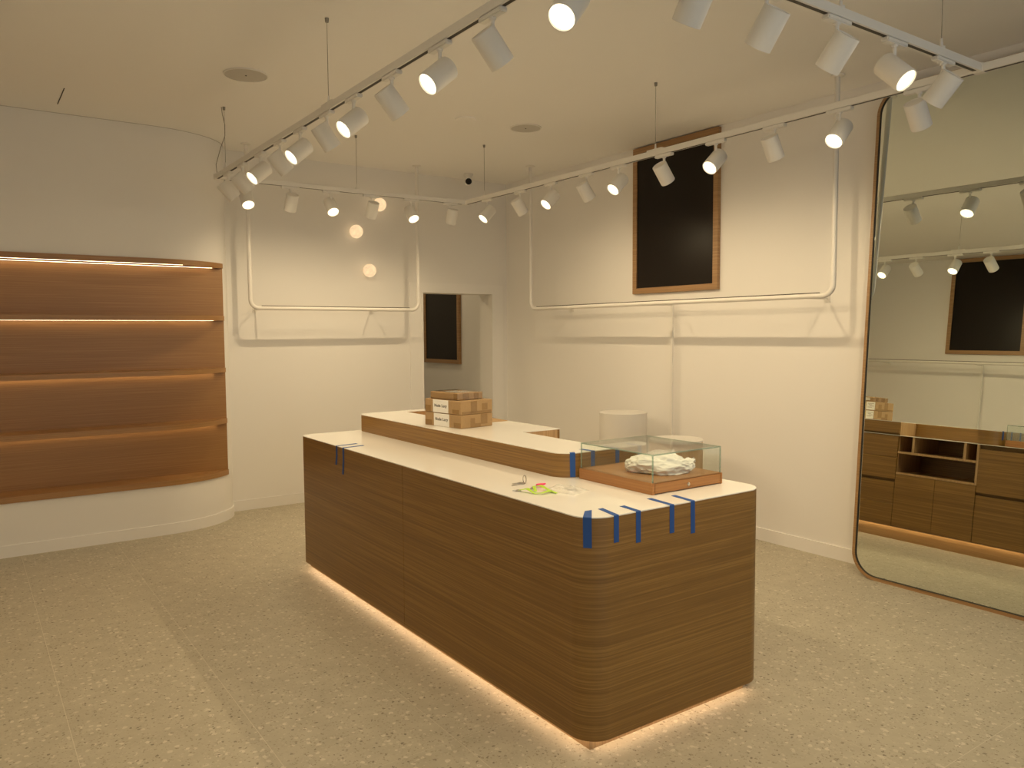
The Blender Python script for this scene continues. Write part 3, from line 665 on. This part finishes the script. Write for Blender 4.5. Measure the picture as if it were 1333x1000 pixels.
bm = B(-0.104, 0.104, -0.139, 0.139, -0.0002, 0.0462)
bmesh.ops.subdivide_edges(bm, edges=bm.edges[:], cuts=9, use_grid_fill=True)
for v in bm.verts:
    if v.co.z > 0.002: v.co += Vector((noise.noise(v.co*60), noise.noise(v.co*60+Vector((3, 1, 2))), abs(noise.noise(v.co*70))))*0.0022
obj('clear_wrap', bm, M['wrap'], b, shift=False, smooth=True)
# flat card with a small white roll
fc = tag(obj('cardboard_sheet', B(2.755, 2.965, 4.285, 4.62, ZH, ZH+0.004), M['kraft']), 'flat brown cardboard sheet lying on the ledge behind the carton stack', 'cardboard')
fc2 = tag(obj('paper_roll', tube([(2.80, 4.52, ZH+0.004+0.013), (2.945, 4.475, ZH+0.004+0.013)], 0.013, 16), M['paper'], smooth=True), 'small white paper roll lying on the flat cardboard sheet', 'paper roll')

# ------------------------------------------------------------ glass display case with a bag in it
CX0, CX1, CY0, CY1, CZ, CG = 2.435, 2.89, 2.415, 2.91, 0.9855, 1.111
gc = thing('display_case', 'glass display case with warm orange brown wooden base on the counter end', 'display case', ((CX0+CX1)/2, (CY0+CY1)/2, ZT))
obj('base', B(CX0, CX1, CY0+0.014, CY1, ZT+0.0005, CZ, 0.0008), M['cherry'], gc)
obj('base_top', B(CX0+0.001, CX1-0.001, CY0+0.002, CY1-0.001, CZ, CZ+0.0015), M['cherry_top'], gc)
obj('corner_post', B(CX0, CX0+0.014, CY0, CY0+0.0135, ZT+0.0005, CZ, 0.0006), M['cherry'], gc)
obj('corner_post', B(CX1-0.012, CX1, CY0, CY0+0.0135, ZT+0.0005, CZ, 0.0006), M['cherry'], gc)
dr = obj('drawer_front', B(CX0+0.0165, CX1-0.0145, CY0, CY0+0.012, ZT+0.005, CZ-0.002, 0.0006), M['cherry'], gc)
bm = lathe([(0, 0), (0.0095, 0), (0.0095, 0.003), (0.007, 0.005), (0, 0.005)], 4)
bmesh.ops.transform(bm, matrix=Matrix.Translation((2.661, CY0, 0.959)) @ Matrix.Rotation(PI/2, 4, 'X'), verts=bm.verts[:])
obj('lock', bm, M['steel'], gc)
g, zb0 = 0.005, CZ+0.0015
i0, i1_, j0, j1 = CX0+0.006, CX1-0.004, CY0+0.006, CY1-0.004
for bb in ((i0, i0+g, j0+g, j1-g), (i1_-g, i1_, j0+g, j1-g), (i0+g, i1_-g, j0, j0+g), (i0+g, i1_-g, j1-g, j1)):
    obj('glass_pane', B(*bb, zb0, CG-g), M['glass'], gc)
obj('glass_pane', B(i0+g, i1_-g, j0+g, j1-g, CG-g, CG), M['glass'], gc)
for bb in ((i0, i0+g, j0, j0+g), (i1_-g, i1_, j0, j0+g), (i0, i0+g, j1-g, j1), (i1_-g, i1_, j1-g, j1)):
    obj('glass_edge', B(*bb, zb0, CG-g), M['gedge'], gc)
for bb in ((i0, i0+g, j0, j1), (i1_-g, i1_, j0, j1), (i0+g, i1_-g, j0, j0+g), (i0+g, i1_-g, j1-g, j1)):
    obj('glass_edge', B(*bb, CG-g, CG), M['gedge'], gc)
# crumpled white carrier bag
def rough(v, s): return noise.noise(v*s)
bm = bmesh.new(); bmesh.ops.create_icosphere(bm, subdivisions=6, radius=1.0)
def ridge(v, k): return 1-abs(noise.noise(v*k))*2
for v in bm.verts:
    n = v.co.normalized()
    q = Vector((n.x*2.0, n.y*1.1, n.z*1.1))
    f = 1+0.16*rough(q, 0.9)+0.07*ridge(Vector((q.x*0.6, q.y*2.2, q.z*2.2))+Vector((5, 1, 0)), 1.0)
    f += 0.055*ridge(Vector((q.x*1.6, q.y*3.0, q.z*3.0))+Vector((1, 7, 2)), 1.3)-0.012*abs(rough(q, 9))
    prof = (1-0.25*max(0, n.x-0.2))*(1+0.16*math.exp(-((n.x-0.05)/0.4)**2))
    x = n.x*f*0.150; y = n.y*f*0.086*prof; z_ = n.z*f*0.058*prof
    z_ = max(z_, -0.028+0.0015*rough(q, 7))
    v.co = Vector((x, y, z_+0.029))
# gathered ears of the bag
for tip, base, wdt in (((0.160, 0.0, 0.055), (0.115, 0.0, 0.036), 0.028), ((0.045, 0.035, 0.098), (0.045, 0.012, 0.062), 0.038)):
    tip, base = Vector(tip), Vector(base); k = []
    d = (tip-base); sd = d.cross(Vector((0.2, 1, 0.1))).normalized()
    for i in range(5):
        q = i/4; p = base+d*q; ww = wdt*(1-0.55*q); row = []
        for j in range(5):
            a = (j/4-0.5)*2
            row.append(bm.verts.new(p+sd*a*ww+Vector((0, 0.010*math.cos(a*4+i)+0.004*i, 0.005*math.sin(a*5+i*2)))))
        k.append(row)
    for i in range(4):
        for j in range(4): bm.faces.new((k[i][j], k[i][j+1], k[i+1][j+1], k[i+1][j]))
bmesh.ops.transform(bm, matrix=Matrix.Translation((2.675, 2.598, CZ+0.0022)) @ Matrix.Rotation(R(-40), 4, 'Z'), verts=bm.verts[:])
bg = tag(obj('carrier_bag', bm, M['bagw'], smooth=True, angle=50), 'crumpled white plastic carrier bag lying inside the glass display case', 'bag')

# ------------------------------------------------------------ blue masking tape strips
def ribbon(pts, wdir, wd, name='strip', e=0.0008):
    bm = bmesh.new(); pts = [Vector(p) for p in pts]; rows = []
    for i, p in enumerate(pts):
        w_ = wdir[i] if isinstance(wdir, list) else wdir
        w_ = Vector(w_).normalized()*wd/2
        d = (pts[min(i+1, len(pts)-1)]-pts[max(i-1, 0)]).normalized(); n = d.cross(w_).normalized()*e/2
        rows.append([bm.verts.new(p+w_+n), bm.verts.new(p+w_-n), bm.verts.new(p-w_-n), bm.verts.new(p-w_+n)])
    for a, b in zip(rows, rows[1:]):
        for k in range(4): bm.faces.new((a[k], a[(k+1) % 4], b[(k+1) % 4], b[k]))
    bm.faces.new(rows[0][::-1]); bm.faces.new(rows[-1])
    return bm
TPG = 'blue masking tape strips on the counter'
E_ = 0.0009
def tape(label, pts, wdir, wd):
    return tag(obj('masking_tape', ribbon(pts, wdir, wd), M['tape']), label, 'tape', TPG)
def end_tape(label, x, dx, yin, zlow, wd, yf, zt, skew=0.0):
    tape(label, [(x+dx, yin, zt+E_), (x, yf+0.001, zt+E_), (x, yf-E_, zt-0.001), (x+skew, yf-E_, zlow)], (1, 0, 0), wd)
# corner strip follows the rounded corner
ca = R(219); cx_, cy2 = X0+RC, Y0+RC
cn = Vector((math.cos(ca), math.sin(ca), 0)); ctn = Vector((-cn.y, cn.x, 0)); cb = Vector((cx_, cy2, 0))+cn*RC
tape('widest blue tape strip, wrapped over the rounded near corner of the counter', [cb+Vector((0.077, 0.084, ZT+E_)), cb+Vector((0, 0, ZT+E_))-cn*0.001, cb+cn*(E_+0.0006)+Vector((0, 0, ZT-0.001)), cb+cn*(E_+0.0006)+Vector((0.002, 0, 0.815))], [Vector((1, -0.1, 0)), ctn, ctn, ctn], 0.034)
for lab, x, dx, yin, zl, sk in (('blue tape strip on the counter end, first right of the corner strip', 2.057, 0.027, 2.358, 0.828, 0.001),
                                ('blue tape strip on the counter end, second right of the corner strip', 2.175, 0.012, 2.342, 0.809, 0.001),
                                ('blue tape strip on the counter end below the display case', 2.365, 0.013, 2.378, 0.818, 0.001),
                                ('blue tape strip on the counter end, last before the right corner', 2.489, 0.017, 2.361, 0.798, 0.003)):
    end_tape(lab, x, dx, yin, zl, 0.026, Y0, ZT, sk)
ca = R(246); cx_, cy2 = HX+RC, HY0+RC
cn = Vector((math.cos(ca), math.sin(ca), 0)); ctn = Vector((-cn.y, cn.x, 0)); cb = Vector((cx_, cy2, 0))+cn*RC
tape('blue tape strip running down the rounded corner of the raised ledge', [cb+Vector((0.012, 0.02, ZH+E_)), cb+Vector((0, 0, ZH+E_))-cn*0.001, cb+cn*(E_+0.0006)+Vector((0, 0, ZH-0.001)), cb+cn*(E_+0.0006)+Vector((0.002, 0, ZT+0.002))], [Vector((1, -0.2, 0)), ctn, ctn, ctn], 0.027)
for lab, x, dx, yin, zl in (('blue tape strip on the ledge end, first right of the ledge corner strip', 2.548, -0.01, 3.02, 0.978),
                            ('blue tape strip on the ledge end, middle one behind the glass case', 2.712, -0.01, 3.03, 0.980),
                            ('blue tape strip on the ledge end, last one behind the glass case', 2.868, -0.01, 3.02, 0.984)):
    end_tape(lab, x, dx, yin, zl, 0.026, HY0, ZH)
for lab, y, zl, xin in (('narrow blue tape strip over the counter front, farther of the two', 4.675, 0.815, 2.065), ('narrow blue tape strip over the counter front, nearer of the two', 4.570, 0.768, 2.065)):
    tape(lab, [(xin, y+0.02, ZT+E_), (X0+0.001, y, ZT+E_), (X0-E_, y, ZT-0.001), (X0-E_, y, (ZT+zl)/2), (X0-0.004, y+0.006, zl)], (0, 1, 0), 0.022)

# ------------------------------------------------------------ keys and clear pouch on the worktop
def flat_key(bm, o, ang, L_, z):
    c, s = math.cos(ang), math.sin(ang)
    def P(u, v): return (o[0]+u*c-v*s, o[1]+u*s+v*c)
    prism(bm, [P(0.012+0.012*math.cos(2*PI*k/14), 0.012*math.sin(2*PI*k/14)) for k in range(14)], z, z+0.003)
    prism(bm, [P(0.022, -0.004), P(L_-0.004, -0.004), P(L_, 0), P(L_-0.004, 0.004), P(0.045, 0.004), P(0.042, 0.0028), P(0.038, 0.004), P(0.034, 0.0028), P(0.022, 0.004)], z, z+0.003)
    return bm
ks = thing('key_ring', 'two steel keys on a split ring lying on the white worktop', 'keys', (2.12, 2.96, ZT))
obj('key', flat_key(bmesh.new(), (2.140, 2.960), R(186), 0.078, ZT+0.0006), M['steel'], ks)
obj('key', flat_key(bmesh.new(), (2.140, 2.967), R(174), 0.060, ZT+0.0040), M['steel'], ks)
rc = Vector((2.148, 2.966, ZT+0.0205)); rp = [rc+Vector((0.016*math.cos(a), 0.010*math.cos(a)+0.004*math.sin(a), 0.018*math.sin(a))) for a in [2*PI*k/20 for k in range(21)]]
obj('ring', tube(rp, 0.0019, 6), M['wire'], ks, smooth=True)
lk = thing('key_lanyard', 'lime green strap with a pink tag and small keys beside the clear pouch', 'lanyard', (2.09, 2.75, ZT))
zz = ZT+0.004
obj('strap', ribbon([(2.020, 2.842, zz), (2.035, 2.79, zz+0.014), (2.040, 2.745, zz), (2.060, 2.715, zz+0.004), (2.112, 2.722, zz+0.008), (2.138, 2.745, zz)], [(1, .5, 0), (1, .2, .3), (1, .6, 0), (.3, 1, 0), (-.2, 1, .3), (-.3, 1, 0)], 0.016), M['green'], lk)
obj('strap', ribbon([(2.066, 2.770, zz+0.001), (2.088, 2.812, zz+0.016), (2.118, 2.800, zz+0.016), (2.124, 2.745, zz+0.004), (2.122, 2.69, zz)], [(1, -.4, 0), (.6, -1, .2), (1, 0, .3), (1, .1, 0), (1, .1, 0)], 0.015), M['green'], lk)
bm = bmesh.new(); prism(bm, [(2.150+0.028*math.cos(a)*(1+0.25*math.cos(a)), 2.850+0.011*math.sin(a)) for a in [2*PI*k/18 for k in range(18)]], ZT+0.010, ZT+0.017)
bmesh.ops.bevel(bm, geom=bm.edges[:], offset=0.002, segments=1, affect='EDGES')
obj('pink_tag', bm, M['pink'], lk)
obj('key', flat_key(bmesh.new(), (2.122, 2.848), R(205), 0.045, ZT+0.006), M['steel'], lk)
obj('key', flat_key(bmesh.new(), (2.035, 2.835), R(160), 0.030, ZT+0.003), M['steel'], lk)
bm = bmesh.new(); N = 22
grid = []
for i in range(N+1):
    row = []
    for j in range(N+1):
        u, v = i/N*2-1, j/N*2-1
        p = Vector((2.205+u*0.064+v*0.02, 2.725-v*0.085+u*0.02, 0))
        edge = (1-u**4)*(1-v**4)
        h = 0.001+edge*(0.010+0.016*abs(noise.noise(Vector((u*1.6, v*1.6, 3))))+0.012*abs(noise.noise(Vector((u*4, v*4, 1)))))
        row.append(bm.verts.new((p.x, p.y, ZT+h)))
    grid.append(row)
for i in range(N):
    for j in range(N): bm.faces.new((grid[i][j], grid[i+1][j], grid[i+1][j+1], grid[i][j+1]))
pc = thing('clear_pouch', 'crumpled clear plastic pouch lying beside the green lanyard', 'pouch', (2.165, 2.725, ZT))
obj('film', bm, M['film'], pc, smooth=True)
bm = ribbon([(2.21, 2.735, ZT+0.004), (2.235, 2.72, ZT+0.014), (2.25, 2.70, ZT+0.006)], (0.5, 1, 0), 0.03)
obj('folded_label', bm, M['grey'], pc)
